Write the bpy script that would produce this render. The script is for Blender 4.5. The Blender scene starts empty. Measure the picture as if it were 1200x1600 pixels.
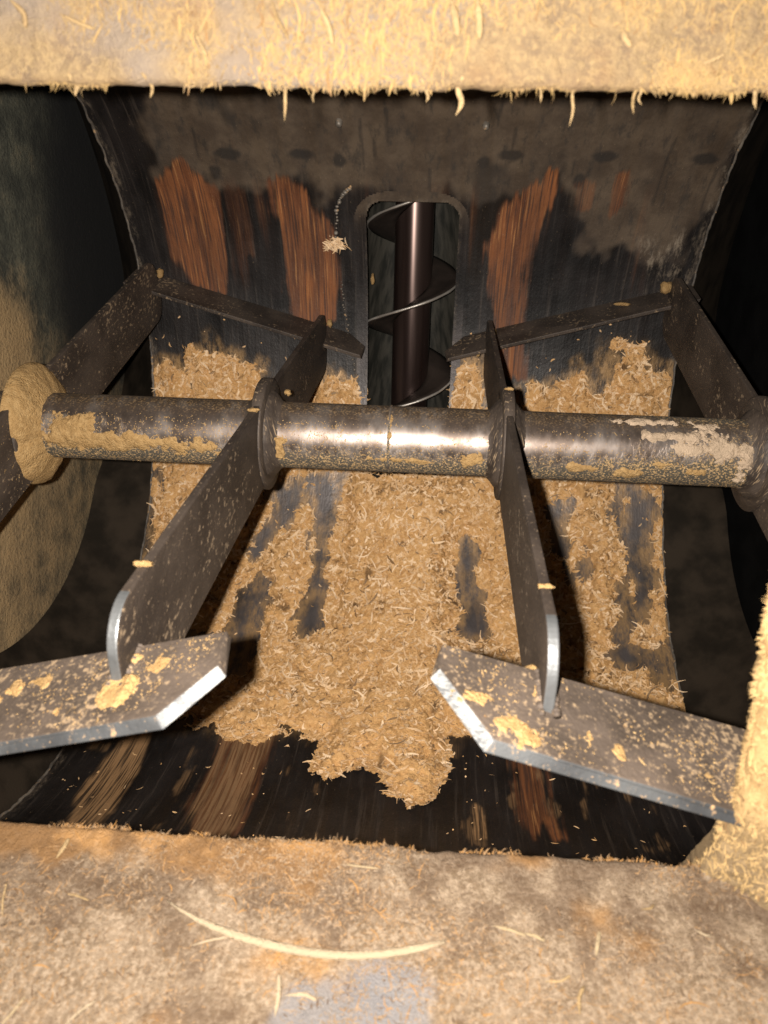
import bpy, math, random
import numpy as np
rng = np.random.default_rng(7)
SC = 0.3                                   # one drum radius = 0.3 m
TILT = math.radians(-30)
RX = np.array([[1,0,0],[0,math.cos(TILT),-math.sin(TILT)],[0,math.sin(TILT),math.cos(TILT)]])
def W(P): return (np.asarray(P, float) @ RX.T) * SC
def Wd(P): return np.asarray(P, float) @ RX.T
scene = bpy.context.scene
col = scene.collection
# ---------------------------------------------------------------- camera
YAW, PITCH, ROLL = -0.0639, -0.0949, 0.0416
CAM = np.array([0.0626, -1.841, 0.0])
F_ = np.array([math.sin(YAW)*math.cos(PITCH), math.cos(YAW)*math.cos(PITCH), math.sin(PITCH)])
R_ = np.cross(F_, [0,0,1]); R_ /= np.linalg.norm(R_); U_ = np.cross(R_, F_)
R2 = math.cos(ROLL)*R_ + math.sin(ROLL)*U_; U2 = -math.sin(ROLL)*R_ + math.cos(ROLL)*U_
from mathutils import Matrix, Vector
cd = bpy.data.cameras.new('camera'); cam = bpy.data.objects.new('camera', cd); col.objects.link(cam)
r_, u_, f_ = Wd(R2), Wd(U2), Wd(F_); cp = W(CAM)
cam.matrix_world = Matrix(((r_[0],u_[0],-f_[0],cp[0]),(r_[1],u_[1],-f_[1],cp[1]),(r_[2],u_[2],-f_[2],cp[2]),(0,0,0,1)))
cd.sensor_fit = 'VERTICAL'; cd.sensor_height = 36; cd.sensor_width = 27; cd.lens = 36*1201.5/1600
cd.clip_start = 0.01; cd.clip_end = 50
cd.dof.use_dof = True; cd.dof.focus_distance = 1.95*SC; cd.dof.aperture_fstop = 14.0
scene.camera = cam
# ---------------------------------------------------------------- light
w = bpy.data.worlds.new('World'); scene.world = w; w.use_nodes = True
w.node_tree.nodes['Background'].inputs[0].default_value = (1, 0.9, 0.8, 1)
w.node_tree.nodes['Background'].inputs[1].default_value = 0.012
ld = bpy.data.lights.new('flash', 'AREA'); ld.shape = 'DISK'; ld.size = 0.007; ld.energy = FLASH = 8.6
ld.color = (1.0, 0.93, 0.84)
flash = bpy.data.objects.new('flash', ld); col.objects.link(flash)
fl = W(CAM + R2*-0.065 + U2*0.012 - F_*0.02); fv = -f_
flash.matrix_world = Matrix(((r_[0],u_[0],fv[0],fl[0]),(r_[1],u_[1],fv[1],fl[1]),(r_[2],u_[2],fv[2],fl[2]),(0,0,0,1)))
scene.view_settings.view_transform = 'Standard'; scene.view_settings.look = 'None'
scene.view_settings.exposure = 0; scene.view_settings.gamma = 1
# ---------------------------------------------------------------- noise
_L = rng.random((256,256))
def vn(x, y):
    x = np.asarray(x, float); y = np.asarray(y, float)
    i = np.floor(x).astype(int); j = np.floor(y).astype(int); a = x-i; b = y-j
    a = a*a*(3-2*a); b = b*b*(3-2*b)
    g = lambda p, q: _L[p & 255, q & 255]
    return (g(i,j)*(1-a)+g(i+1,j)*a)*(1-b) + (g(i,j+1)*(1-a)+g(i+1,j+1)*a)*b
def fbm(x, y, f=1.0, o=4, g=.5):
    t = 0; a = 1; s = 0
    for k in range(o):
        t = t + a*(vn(x*f+17.3*k, y*f+5.1*k)*2-1); s += a; a *= g; f *= 2.03
    return t/s
def sdf(poly, X, Y):                       # + inside
    P = np.array(poly, float); d = np.full(X.shape, 1e9); ins = np.zeros(X.shape, bool)
    for k in range(len(P)):
        a = P[k]; b = P[(k+1) % len(P)]; e = b-a
        t = np.clip(((X-a[0])*e[0]+(Y-a[1])*e[1])/(e@e+1e-12), 0, 1)
        d = np.minimum(d, np.hypot(X-a[0]-t*e[0], Y-a[1]-t*e[1]))
        c = ((a[1] <= Y) != (b[1] <= Y))
        ins ^= c & (X < a[0] + (Y-a[1])*e[0]/(e[1] if abs(e[1])>1e-9 else 1e-9))
    return np.where(ins, d, -d)
def ss(a, b, x): t = np.clip((x-a)/(b-a), 0, 1); return t*t*(3-2*t)
# ---------------------------------------------------------------- objects
def tag(o, label, cat, group=None, kind=None):
    o['label'] = label; o['category'] = cat
    if group: o['group'] = group
    if kind: o['kind'] = kind
    return o
def empty(name, loc, label, cat, group=None):
    o = bpy.data.objects.new(name, None); col.objects.link(o); o.location = Vector(W(loc)); o.empty_display_size = .02
    return tag(o, label, cat, group)
def root_origin(p):
    v = np.zeros(3)
    while p is not None: v = v + np.array(p.location); p = p.parent
    return v
def mesh(name, V, F, mats, parent=None, pc=None, at=None, smooth=False, mi=None, origin=None):
    V = np.asarray(V, float); me = bpy.data.meshes.new(name)
    wv = W(V)
    org = root_origin(parent) if parent is not None else (W(origin) if origin is not None else wv.mean(0))
    own = org if parent is None else np.zeros(3)
    wv = wv - org
    if isinstance(F, np.ndarray):
        n = len(F); k = F.shape[1]
        me.vertices.add(len(V)); me.vertices.foreach_set('co', wv.ravel())
        me.loops.add(n*k); me.loops.foreach_set('vertex_index', F.ravel().astype(np.int32))
        me.polygons.add(n); me.polygons.foreach_set('loop_start', np.arange(0, n*k, k, dtype=np.int32))
        me.polygons.foreach_set('loop_total', np.full(n, k, dtype=np.int32))
        me.update(calc_edges=True); me.validate()
    else:
        me.from_pydata(wv.tolist(), [], F); me.update()
    a = me.attributes.new('pc', 'FLOAT_VECTOR', 'POINT'); a.data.foreach_set('vector', np.asarray(pc if pc is not None else V, float).ravel())
    for k, v in (at or {}).items():
        a = me.attributes.new(k, 'FLOAT', 'POINT'); a.data.foreach_set('value', np.asarray(v, float).ravel())
    for m in (mats if isinstance(mats, (list, tuple)) else [mats]): me.materials.append(m)
    if smooth: me.polygons.foreach_set('use_smooth', [True]*len(me.polygons))
    if mi is not None: me.polygons.foreach_set('material_index', mi)
    o = bpy.data.objects.new(name, me); col.objects.link(o); o.location = Vector(own)
    if parent is not None: o.parent = parent
    return o
def gridF(nu, nv, closed_u=False):
    I = np.arange(nu if closed_u else nu-1)[:,None]; J = np.arange(nv-1)[None,:]
    a = I*nv+J; b = ((I+1) % nu)*nv+J
    return np.stack([a, b, b+1, a+1], -1).reshape(-1,4)
def bevel(o, wd, seg=2):
    m = o.modifiers.new('bevel', 'BEVEL'); m.width = wd*SC; m.segments = seg; m.limit_method = 'ANGLE'; m.angle_limit = math.radians(35)
    m.harden_normals = False
    return o
def prism(poly, n, t):                     # outline poly (Nx3) extruded by -n*t
    P = np.array(poly, float); n = np.array(n, float); n /= np.linalg.norm(n); k = len(P)
    V = np.vstack([P, P-n*t]); F = [list(range(k)), list(range(2*k-1, k-1, -1))]
    for i in range(k): j = (i+1) % k; F.append([i, i+k, j+k, j])
    return V, F
def tube(path, r, n=8, cap=True):
    P = np.array(path, float); r = np.broadcast_to(r, len(P)); T = np.gradient(P, axis=0); T /= np.linalg.norm(T, axis=1)[:,None]
    ref = np.array([0.3,0.5,0.8]); A = np.cross(T, ref); A /= np.linalg.norm(A, axis=1)[:,None]; B = np.cross(T, A)
    th = np.linspace(0, 2*np.pi, n, endpoint=False)
    V = P[:,None,:] + r[:,None,None]*(A[:,None,:]*np.cos(th)[None,:,None] + B[:,None,:]*np.sin(th)[None,:,None])
    F = []
    for i in range(len(P)-1):
        for j in range(n): F.append([i*n+j, i*n+(j+1)%n, (i+1)*n+(j+1)%n, (i+1)*n+j])
    if cap: F += [list(range(n))[::-1], [(len(P)-1)*n+j for j in range(n)]]
    return V.reshape(-1,3), F
def lathe_x(prof, n=64):                   # prof: (x, r) list, round the x axis
    P = np.array(prof, float); th = np.linspace(0, 2*np.pi, n, endpoint=False)
    V = np.stack([np.broadcast_to(P[:,0][None], (n,len(P))), np.cos(th)[:,None]*P[:,1], np.sin(th)[:,None]*P[:,1]], -1)
    pc = np.stack([V[...,0], th[:,None]*np.maximum(P[:,1],.02), np.broadcast_to(P[:,1][None],(n,len(P)))], -1)
    return V.reshape(-1,3), gridF(n, len(P), True), pc.reshape(-1,3)
def strips(P, N, T, L, Wd_, curl, k=5, taper=.6, lat=None, roll=None):
    """many small curved shavings: centre P, normal N, tangent T, length L, width, curl (rad)"""
    n = len(P); N = N/np.linalg.norm(N,axis=1)[:,None]; T = T-(T*N).sum(1)[:,None]*N; T /= np.linalg.norm(T,axis=1)[:,None]; B = np.cross(N, T)
    if roll is not None: B, N = B*np.cos(roll)[:,None]+N*np.sin(roll)[:,None], N*np.cos(roll)[:,None]-B*np.sin(roll)[:,None]
    s = np.linspace(-.5, .5, k); lat = np.zeros(n) if lat is None else lat
    a = s[None,:]*curl[:,None]; rad = L/np.where(np.abs(curl)<1e-3, 1e-3, curl)
    al = np.sin(a)*rad[:,None]; up = (1-np.cos(a))*rad[:,None]; sd = lat[:,None]*(s**2*4)[None,:]*L[:,None]
    C = P[:,None,:]+T[:,None,:]*al[...,None]+N[:,None,:]*up[...,None]+B[:,None,:]*sd[...,None]
    wp = Wd_[:,None]*.5*(1-taper*np.abs(2*s)[None,:]**2)
    V = np.stack([C-B[:,None,:]*wp[...,None], C+B[:,None,:]*wp[...,None]], 2)   # n,k,2,3
    base = (np.arange(n)*2*k)[:,None]; q = np.arange(k-1)[None,:]*2
    F = np.stack([base+q, base+q+1, base+q+3, base+q+2], -1).reshape(-1,4)
    return V.reshape(-1,3), F, 2*k
def merge(*parts):
    Vs, Fs, o = [], [], 0
    for V, F in parts: Vs.append(V); Fs.append(F+o); o += len(V)
    return np.vstack(Vs), np.vstack(Fs)
# ---------------------------------------------------------------- materials
class NT:
    def __init__(s, name):
        s.m = bpy.data.materials.new(name); s.m.use_nodes = True; s.t = s.m.node_tree; s.n = s.t.nodes; s.b = s.n['Principled BSDF']
        s.pc = s.n.new('ShaderNodeAttribute'); s.pc.attribute_name = 'pc'; s.v = s.pc.outputs['Vector']
    def lk(s, a, b): s.t.links.new(a, b)
    def attr(s, nm): a = s.n.new('ShaderNodeAttribute'); a.attribute_name = nm; return a.outputs['Fac']
    def noise(s, sc, det=5, stretch=None, ro=.55, off=0):
        v = s.v
        if stretch or off:
            mp = s.n.new('ShaderNodeMapping'); mp.inputs['Scale'].default_value = stretch or (1,1,1); mp.inputs['Location'].default_value = (off,off*.7,off*.3); s.lk(v, mp.inputs[0]); v = mp.outputs[0]
        n = s.n.new('ShaderNodeTexNoise'); n.inputs['Scale'].default_value = sc; n.inputs['Detail'].default_value = det; n.inputs['Roughness'].default_value = ro
        s.lk(v, n.inputs['Vector']); return n.outputs['Fac']
    def ramp(s, f, a, b, lo=0., hi=1.):
        r = s.n.new('ShaderNodeMapRange'); r.interpolation_type = 'SMOOTHSTEP'; r.inputs[1].default_value = a; r.inputs[2].default_value = b; r.inputs[3].default_value = lo; r.inputs[4].default_value = hi
        s.lk(f, r.inputs[0]); return r.outputs[0]
    def mix(s, f, a, b):
        m = s.n.new('ShaderNodeMix'); m.data_type = 'RGBA'
        for sock, v in ((m.inputs[6], a), (m.inputs[7], b)):
            if isinstance(v, tuple): sock.default_value = v+(1,) if len(v)==3 else v
            else: s.lk(v, sock)
        if isinstance(f, (int, float)): m.inputs[0].default_value = f
        else: s.lk(f, m.inputs[0])
        return m.outputs[2]
    def mth(s, op, a, b):
        m = s.n.new('ShaderNodeMath'); m.operation = op
        for i, v in enumerate((a, b)):
            if isinstance(v, (int, float)): m.inputs[i].default_value = v
            else: s.lk(v, m.inputs[i])
        m.use_clamp = (op != 'SUBTRACT' and op != 'ADD'); return m.outputs[0]
    def out(s, c, rough=.6, metal=0., bump=None, bs=.3, bd=.004, spec=None):
        if isinstance(c, tuple): s.b.inputs['Base Color'].default_value = c+(1,)
        else: s.lk(c, s.b.inputs['Base Color'])
        for k, v in (('Roughness', rough), ('Metallic', metal)):
            if isinstance(v, (int, float)): s.b.inputs[k].default_value = v
            else: s.lk(v, s.b.inputs[k])
        if spec is not None: s.b.inputs['Specular IOR Level'].default_value = spec
        if bump is not None:
            b = s.n.new('ShaderNodeBump'); b.inputs['Strength'].default_value = bs; b.inputs['Distance'].default_value = bd
            s.lk(bump, b.inputs['Height']); s.lk(b.outputs[0], s.b.inputs['Normal'])
        return s.m
DUST = (.50,.31,.14)
def steel(name, base, base2, dust=.0, rough=.45, metal=.35, scratch=(1,1,1), dcol=(.34,.21,.10), dsc=60, spec=.5, bs=.22):
    t = NT(name); n1 = t.noise(9, 6, scratch); n2 = t.noise(dsc, 5, off=3); n3 = t.noise(7, 4, off=8); n4 = t.noise(160, 3, off=1)
    c = t.mix(t.ramp(n1, .35, .65), base, base2)
    d = t.ramp(t.mth('ADD', n2, t.mth('MULTIPLY', n3, .5)), .93-dust*.35, 1.06-dust*.35)
    fine = t.ramp(n4, .62-dust*.1, .72)
    d = t.mth('MAXIMUM', d, t.mth('MULTIPLY', fine, .35+dust*.4))
    if dust <= 0: d = t.mth('MULTIPLY', d, .0)
    c = t.mix(d, c, dcol)
    return t.out(c, t.mth('ADD', t.mth('MULTIPLY', d, .4), rough), t.mth('SUBTRACT', metal, t.mth('MULTIPLY', d, metal)), t.mth('ADD', n4, n1), bs, .001, spec)
m_arm = steel('dusty arm steel', (.026,.019,.015), (.056,.042,.033), .24, .6, .1, (1,1,1), dsc=90, spec=.35, bs=.4, dcol=(.20,.14,.085))
m_blade = steel('dusty blade steel', (.034,.025,.019), (.068,.051,.040), .34, .7, .0, dsc=120, spec=.25, bs=.5, dcol=(.20,.14,.085))
t = NT('worn bare steel'); q1 = t.noise(22,6,None,.7); q2 = t.noise(120,4,(1,1,3),.7,4)
m_bare = t.out(t.mix(t.ramp(t.mth('MULTIPLY',t.mth('ADD',q1,q2),.5),.40,.60), (.05,.052,.055), (.22,.22,.215)), t.ramp(q2,.3,.7,.55,.7), .2, q2, .25, .001)
m_edge = steel('worn edge steel', (.022,.023,.025), (.052,.054,.056), .2, .6, .2, dsc=60)
m_end_edge = steel('worn arm end steel', (.085,.088,.09), (.15,.155,.16), .0, .4, .55)
m_shell = steel('dark shell steel', (.010,.0075,.005), (.026,.019,.013), .0, .8, .0, (1,1,1), spec=.1)
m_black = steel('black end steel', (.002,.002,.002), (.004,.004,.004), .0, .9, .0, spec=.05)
m_tube = steel('outlet tube steel', (.010,.010,.008), (.034,.031,.025), .0, .6, .05, (5,5,.25), spec=.25)
m_plate = steel('outlet plate steel', (.022,.022,.026), (.055,.055,.064), .05, .5, .3, (2,2,.6))
t = NT('auger steel'); a_n = t.noise(12,4,(1,1,.12),.5); m_auger = t.out(t.mix(t.ramp(a_n,.35,.65),(.036,.022,.019),(.066,.044,.038)), t.ramp(a_n,.3,.7,.24,.34), .75)
m_rim = steel('rim steel', (.06,.052,.045), (.13,.11,.09), .2, .55, .2)
m_flight = steel('auger flight steel', (.016,.012,.010), (.030,.022,.018), .0, .55, .1, spec=.2)
m_worn = steel('worn flight edge steel', (.30,.27,.24), (.5,.47,.43), .0, .4, .6)
m_bead = steel('weld bead steel', (.09,.078,.065), (.18,.155,.13), .3, .5, .3)
# shaft
t = NT('polished shaft steel'); n1 = t.noise(14, 5, (1,.5,1)); n2 = t.noise(70, 5, (1,.5,1)); n3 = t.noise(220, 3, off=2)
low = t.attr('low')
c = t.mix(t.ramp(n1,.4,.65), (.105,.080,.066), (.235,.20,.18))
tp = t.attr('topz'); c = t.mix(t.mth('MULTIPLY', tp, t.ramp(n2,.38,.62,.35,1)), c, (.060,.033,.018))
c = t.mix(t.mth('MULTIPLY', t.ramp(n3,.58,.68), .35), c, (.28,.19,.12))
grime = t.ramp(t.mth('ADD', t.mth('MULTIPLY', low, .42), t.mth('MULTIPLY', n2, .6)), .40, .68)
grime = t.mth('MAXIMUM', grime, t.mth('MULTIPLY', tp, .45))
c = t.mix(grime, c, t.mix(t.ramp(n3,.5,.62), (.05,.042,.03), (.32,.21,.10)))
m_shaft = t.out(c, t.mth('ADD', t.mth('MULTIPLY', grime, .45), t.ramp(n2,.3,.7,.36,.50)), t.mth('SUBTRACT', .8, t.mth('MULTIPLY', grime, .75)), t.mth('MULTIPLY', t.mth('ADD', n3, n2), grime), .3, .0015)
# liner
t = NT('scraped liner steel'); gr = t.attr('gray'); cu = t.attr('copper'); fk = t.attr('fleck'); lo_ = t.attr('lowz'); tn = t.attr('tan')
st = t.noise(26, 5, (1,.06,1), .6); st2 = t.noise(60, 4, (1,.04,1), .7, 4); bl = t.noise(9, 6, (1,.6,1), .6, 2); fi = t.noise(140, 3, (1,.5,1), .6, 6); st3 = t.noise(150, 3, (1,.03,1), .6, 14)
c = t.mix(t.ramp(bl,.35,.65), (.006,.005,.005), (.016,.013,.0125))
c = t.mix(lo_, c, t.mix(t.ramp(bl,.35,.65), (.044,.038,.038), (.085,.072,.070)))
c = t.mix(t.mth('MULTIPLY', t.ramp(st2,.52,.72), .5), c, (.075,.06,.05))
g2 = t.mix(t.ramp(t.noise(7,6,(1,1,1),.65,9),.35,.65), (.040,.026,.016), (.076,.053,.034))
g2 = t.mix(t.mth('MULTIPLY', t.ramp(t.noise(30,5,(1,.35,1),.7,12),.5,.68), .75), g2, (.022,.017,.013))
c = t.mix(gr, c, g2)
cc = t.mix(t.ramp(st,.35,.68), (.088,.028,.009), (.20,.066,.017))
cc = t.mix(t.mth('MULTIPLY', t.ramp(st3,.5,.62), .8), cc, (.035,.014,.008))
cc = t.mix(t.mth('MULTIPLY', t.ramp(st3,.44,.30), .8), cc, (.33,.15,.05))
c = t.mix(t.attr('spot'), c, (.012,.009,.007))
c = t.mix(cu, c, cc)
c = t.mix(t.mth('MULTIPLY', tn, t.ramp(st3,.38,.56,.12,1)), c, (.30,.175,.085))
fn = t.noise(34, 8, (1,.4,1), .8, 21)
c = t.mix(t.mth('MULTIPLY', fk, t.ramp(fn,.47,.66)), c, (.17,.135,.10))
c = t.mix(t.mth('MULTIPLY', t.ramp(fi,.66,.74), .35), c, (.22,.16,.10))
c = t.mix(t.mth('MULTIPLY', t.attr('film'), t.ramp(fn,.36,.60)), c, (.36,.215,.09))
rg = t.mth('ADD', t.mth('MULTIPLY', t.mth('MAXIMUM', gr, cu), .25), t.ramp(st,.3,.7,.38,.55))
m_liner = t.out(c, rg, t.mth('SUBTRACT', .3, t.mth('MULTIPLY', t.mth('MAXIMUM', gr, cu), .28)), t.mth('ADD', st2, fi), .3, .0012)
# end plate (left), dusty olive
t = NT('dusty end plate'); a = t.noise(4,6,(1,1,1),.6); b = t.noise(9,7,(1,1.15,1),.74,3); cc_ = t.noise(90,4,None,.6,5); dz = t.attr('dust'); darkz = t.attr('darkz')
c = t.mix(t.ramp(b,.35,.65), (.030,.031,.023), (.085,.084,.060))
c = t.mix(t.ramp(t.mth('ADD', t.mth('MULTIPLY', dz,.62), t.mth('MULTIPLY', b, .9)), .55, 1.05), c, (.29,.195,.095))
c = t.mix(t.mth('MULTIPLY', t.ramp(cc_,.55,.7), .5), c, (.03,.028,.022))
c = t.mix(darkz, c, (.003,.003,.003))  # plate colour goes near black towards its far upper part
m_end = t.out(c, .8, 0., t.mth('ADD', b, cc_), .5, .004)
# sawdust
def dustmat(name, c1, c2, c3, c4, sc=1., rough=.9, mark=None, dkc=(.15,.085,.04)):
    t = NT(name); a = t.noise(14*sc,6,None,.65); b = t.noise(90*sc,5,None,.7,3); d = t.noise(260*sc,3,None,.6,6); ti = t.attr('tint'); dk = t.attr('dark')
    c = t.mix(t.ramp(a,.35,.65), c1, c2); c = t.mix(t.ramp(b,.42,.66), c, c3); c = t.mix(t.mth('MULTIPLY', t.ramp(d,.6,.72), .5), c, (.14,.07,.03))
    c = t.mix(ti, c, c4); c = t.mix(dk, c, dkc)
    if mark: c = t.mix(t.attr('bare'), c, mark)
    return t.out(c, rough, 0., t.mth('ADD', b, d), .6, .004, .15)
m_saw = dustmat('sawdust', (.43,.232,.088), (.55,.315,.128), (.64,.39,.175), (.82,.61,.40))
m_top = dustmat('pale fibre felt', (.115,.080,.050), (.165,.115,.062), (.20,.14,.072), (.27,.175,.070), 1.6, .9, (.14,.112,.09))
m_bot = dustmat('brown fibre dust', (.105,.072,.044), (.158,.115,.077), (.235,.178,.125), (.27,.135,.040), 1.6, .85, (.13,.128,.135), (.050,.028,.016))
m_fibre = dustmat('pale wood fibre', (.16,.105,.05), (.20,.135,.06), (.23,.155,.075), (.30,.21,.11), 1.6)
m_straw = dustmat('pale straw wood', (.22,.165,.095), (.27,.205,.12), (.25,.185,.105), (.28,.22,.15), 1.6, .7)
m_jamb = dustmat('yellow packed felt', (.20,.135,.062), (.27,.18,.08), (.31,.21,.10), (.38,.25,.11), 1.6, .9, (.12,.09,.065))
m_cake = dustmat('caked sawdust', (.22,.13,.05), (.28,.17,.068), (.32,.205,.09), (.40,.27,.13), 1.)
m_pale = dustmat('pale caked dust', (.30,.225,.155), (.36,.27,.19), (.40,.30,.21), (.45,.36,.28), 1.)
POL = {"bed":[[-0.998,0.215],[-0.937,0.26],[-0.884,0.223],[-0.843,0.302],[-0.78,0.344],[-0.737,0.281],[-0.667,0.267],[-0.603,0.248],[-0.581,0.183],[-0.514,0.093],[-0.423,0.096],[-0.372,0.25],[-0.302,0.216],[-0.231,0.195],[-0.217,-0.038],[-0.184,-0.136],[-0.03,-0.136],[0.139,-0.122],[0.118,0.117],[0.118,0.278],[0.193,0.291],[0.22,0.12],[0.365,0.126],[0.373,0.223],[0.437,0.22],[0.505,0.216],[0.57,0.286],[0.617,0.232],[0.639,0.319],[0.66,0.375],[0.702,0.389],[0.754,0.368],[0.787,0.29],[0.868,0.271],[0.896,0.147],[0.894,-0.129],[0.913,-0.454],[0.915,-0.689],[0.919,-0.962],[0.66,-0.993],[0.438,-1.035],[0.228,-1.108],[0.151,-1.11],[0.138,-1.278],[0.089,-1.377],[0.037,-1.412],[-0.017,-1.375],[-0.05,-1.297],[-0.101,-1.25],[-0.144,-1.279],[-0.203,-1.321],[-0.259,-1.292],[-0.241,-1.196],[-0.288,-1.147],[-0.365,-1.154],[-0.437,-1.187],[-0.546,-1.183],[-0.593,-1.122],[-0.707,-1.145],[-0.735,-1.121],[-0.641,-1.021],[-0.615,-0.915],[-0.682,-0.768],[-0.83,-0.803],[-0.981,-0.813],[-1.022,-0.562],[-1.013,-0.314],[-1.01,-0.072]],"h1":[[-0.391,-0.14],[-0.255,-0.134],[-0.294,-0.279],[-0.306,-0.497],[-0.297,-0.668],[-0.305,-0.749],[-0.382,-0.752],[-0.407,-0.688],[-0.369,-0.599],[-0.371,-0.476],[-0.368,-0.332],[-0.404,-0.237]],"h2":[[-0.553,-0.171],[-0.409,-0.154],[-0.398,-0.26],[-0.489,-0.361],[-0.556,-0.499],[-0.62,-0.496],[-0.586,-0.342],[-0.522,-0.267]],"h3":[[-0.624,-0.59],[-0.538,-0.548],[-0.515,-0.62],[-0.549,-0.696],[-0.524,-0.934],[-0.598,-0.939],[-0.632,-0.789]],"h4":[[0.179,-0.347],[0.226,-0.374],[0.234,-0.517],[0.268,-0.562],[0.28,-0.73],[0.21,-0.747],[0.151,-0.702],[0.18,-0.639],[0.156,-0.569],[0.144,-0.485]],"h5":[[0.463,-0.208],[0.561,-0.192],[0.557,-0.379],[0.581,-0.532],[0.528,-0.511],[0.493,-0.36]],"h6":[[0.759,-0.147],[0.884,-0.154],[0.839,-0.342],[0.853,-0.517],[0.797,-0.661],[0.77,-0.604],[0.769,-0.438],[0.738,-0.347]],"h7":[[0.651,-0.73],[0.813,-0.707],[0.84,-0.812],[0.785,-0.84],[0.685,-0.812]],"h8":[[-0.226,-0.138],[-0.195,-0.136],[-0.189,-0.255],[-0.107,-0.284],[-0.105,-0.312],[-0.206,-0.276]],"c1":[[-0.86,0.892],[-0.812,0.937],[-0.756,0.972],[-0.73,0.918],[-0.66,0.864],[-0.666,0.752],[-0.67,0.639],[-0.7,0.513],[-0.752,0.501],[-0.815,0.545],[-0.856,0.634],[-0.861,0.747],[-0.865,0.836]],"c1b":[[-0.645,0.887],[-0.587,0.866],[-0.577,0.642],[-0.644,0.641]],"c2":[[-0.489,0.901],[-0.463,0.939],[-0.419,0.89],[-0.365,0.826],[-0.309,0.738],[-0.301,0.56],[-0.312,0.422],[-0.37,0.387],[-0.462,0.396],[-0.479,0.555],[-0.474,0.689],[-0.493,0.801]],"c3":[[0.235,0.829],[0.314,0.908],[0.374,0.956],[0.391,0.888],[0.368,0.799],[0.345,0.7],[0.334,0.578],[0.337,0.443],[0.363,0.241],[0.288,0.237],[0.249,0.442],[0.206,0.574],[0.199,0.707]],"c4":[[0.458,0.911],[0.497,0.911],[0.511,0.836],[0.472,0.834]],"c5":[[0.565,0.946],[0.6,0.958],[0.606,0.85],[0.58,0.817]],"c6":[[-0.847,-1.225],[-0.78,-1.138],[-0.749,-1.328],[-0.727,-1.539],[-0.759,-1.618],[-0.815,-1.62],[-0.866,-1.463],[-0.86,-1.312]],"c7":[[-0.53,-1.169],[-0.385,-1.155],[-0.399,-1.347],[-0.396,-1.573],[-0.429,-1.628],[-0.503,-1.623],[-0.541,-1.482],[-0.532,-1.333]],"c8":[[0.324,-1.14],[0.407,-1.162],[0.418,-1.316],[0.437,-1.503],[0.405,-1.536],[0.392,-1.452],[0.36,-1.513],[0.333,-1.459],[0.327,-1.299]],"c9":[[0.211,-1.377],[0.231,-1.395],[0.24,-1.529],[0.212,-1.539]],"gray":[[-0.776,1.218],[0.849,1.244],[0.891,0.834],[0.796,0.679],[0.483,0.716],[0.4,0.976],[0.298,0.885],[0.145,0.817],[0.063,0.859],[-0.219,0.873],[-0.346,0.805],[-0.379,0.892],[-0.545,0.866],[-0.665,0.885],[-0.72,0.995],[-0.834,0.948],[-0.861,1.082]],"fleck":[[0.685,0.721],[0.872,0.77],[0.889,0.55],[0.741,0.557]],"bead1":[[-0.241,0.895],[-0.265,0.873],[-0.282,0.84],[-0.294,0.784],[-0.301,0.705]],"bead2":[[-0.29,0.56],[-0.281,0.469],[-0.267,0.379],[-0.255,0.288],[-0.231,0.195]],"spots":[[-0.611,0.998],[-0.385,1.002],[-0.271,0.983],[-0.662,0.93],[0.162,0.981],[0.245,1.009],[0.456,0.927],[0.514,1.011],[0.798,1.009]],"bolts":[[-0.258,1.115],[0.161,1.112]],"lower":[[-0.999,-1.241],[-1.015,-1.564]]}
# ================================================================ the drum
drum = empty('mixing_drum', (0,0,-1.0), 'dark scraped steel mixing drum around the shaft, with its dust-coated hatch frame', 'drum')
def cylP(x, s, r=1.0): return np.stack([x, np.cos(s)*r, np.sin(s)*r], -1)
XL, XR = -1.0, .889
xs = np.arange(XL, XR+.001, .0055); sg = np.arange(-2.50, 2.66, .0062)
X, Sg = np.meshgrid(xs, sg, indexing='ij')
def pm(k, soft=.008, amp=.018, sx=1.0, fx=40, fs=4):
    d = sdf(POL[k], X, Sg)+amp*fbm(X*fx, Sg*fs, 1, 3)+.01*fbm(X,Sg,20,3); return ss(-soft, soft, d)
gray = pm('gray', .03, .09, 1, 14, 9)
copper = np.zeros_like(X)
for k, w_ in (('c1',1),('c1b',.35),('c2',1),('c3',1),('c4',.4),('c5',.8),('c7',.5),('c8',.8)): copper = np.maximum(copper, pm(k, .010, .034, 1, 70, 3.2)*w_*(.72+.28*ss(-.3,.3,fbm(X*18,Sg*6,1,4))))
# worn brownish drag streaks between the marked ones
dr = ss(.15,.5, fbm(X*16, Sg*1.1, 1, 3))*ss(.95,.8,Sg)*ss(.5,.62,Sg)*ss(-.95,-.7,X)*.30
copper = np.maximum(copper, dr)
tan = np.maximum(np.maximum(pm('c6', .012, .03, 1, 60, 3), pm('c7', .02, .05, 1, 60, 3)*.6), pm('c9', .006, .01))
tan = np.maximum(tan, ss(.30,.5, fbm(X*25, Sg*8, 1, 4))*ss(-1.1,-1.25,Sg)*.4)
fleck = np.maximum(pm('fleck', .02, .04, 1, 20, 10), .75*ss(.034,.018,np.minimum(X-XL,XR-X)+.006*fbm(X*2,Sg,30,3))); lowz = ss(.25,-.1,Sg)*ss(-1.12,-1.0,Sg)
spot = 0*X
db = sdf(POL['bed'],X,Sg)
for k_ in ('h1','h2','h3','h4','h5','h6','h7'): db = np.minimum(db, -sdf(POL[k_],X,Sg))
film = ss(-.05,.0,db+.05*fbm(X*1.3,Sg,16,4))*.7*ss(-1.22,-1.0,Sg)*ss(.42,.30,Sg)
film = np.maximum(film, .35*ss(.1,.5,fbm(X*22,Sg*2.2,1,4))*ss(.3,.0,Sg)*ss(-1.1,-.9,Sg))
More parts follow.
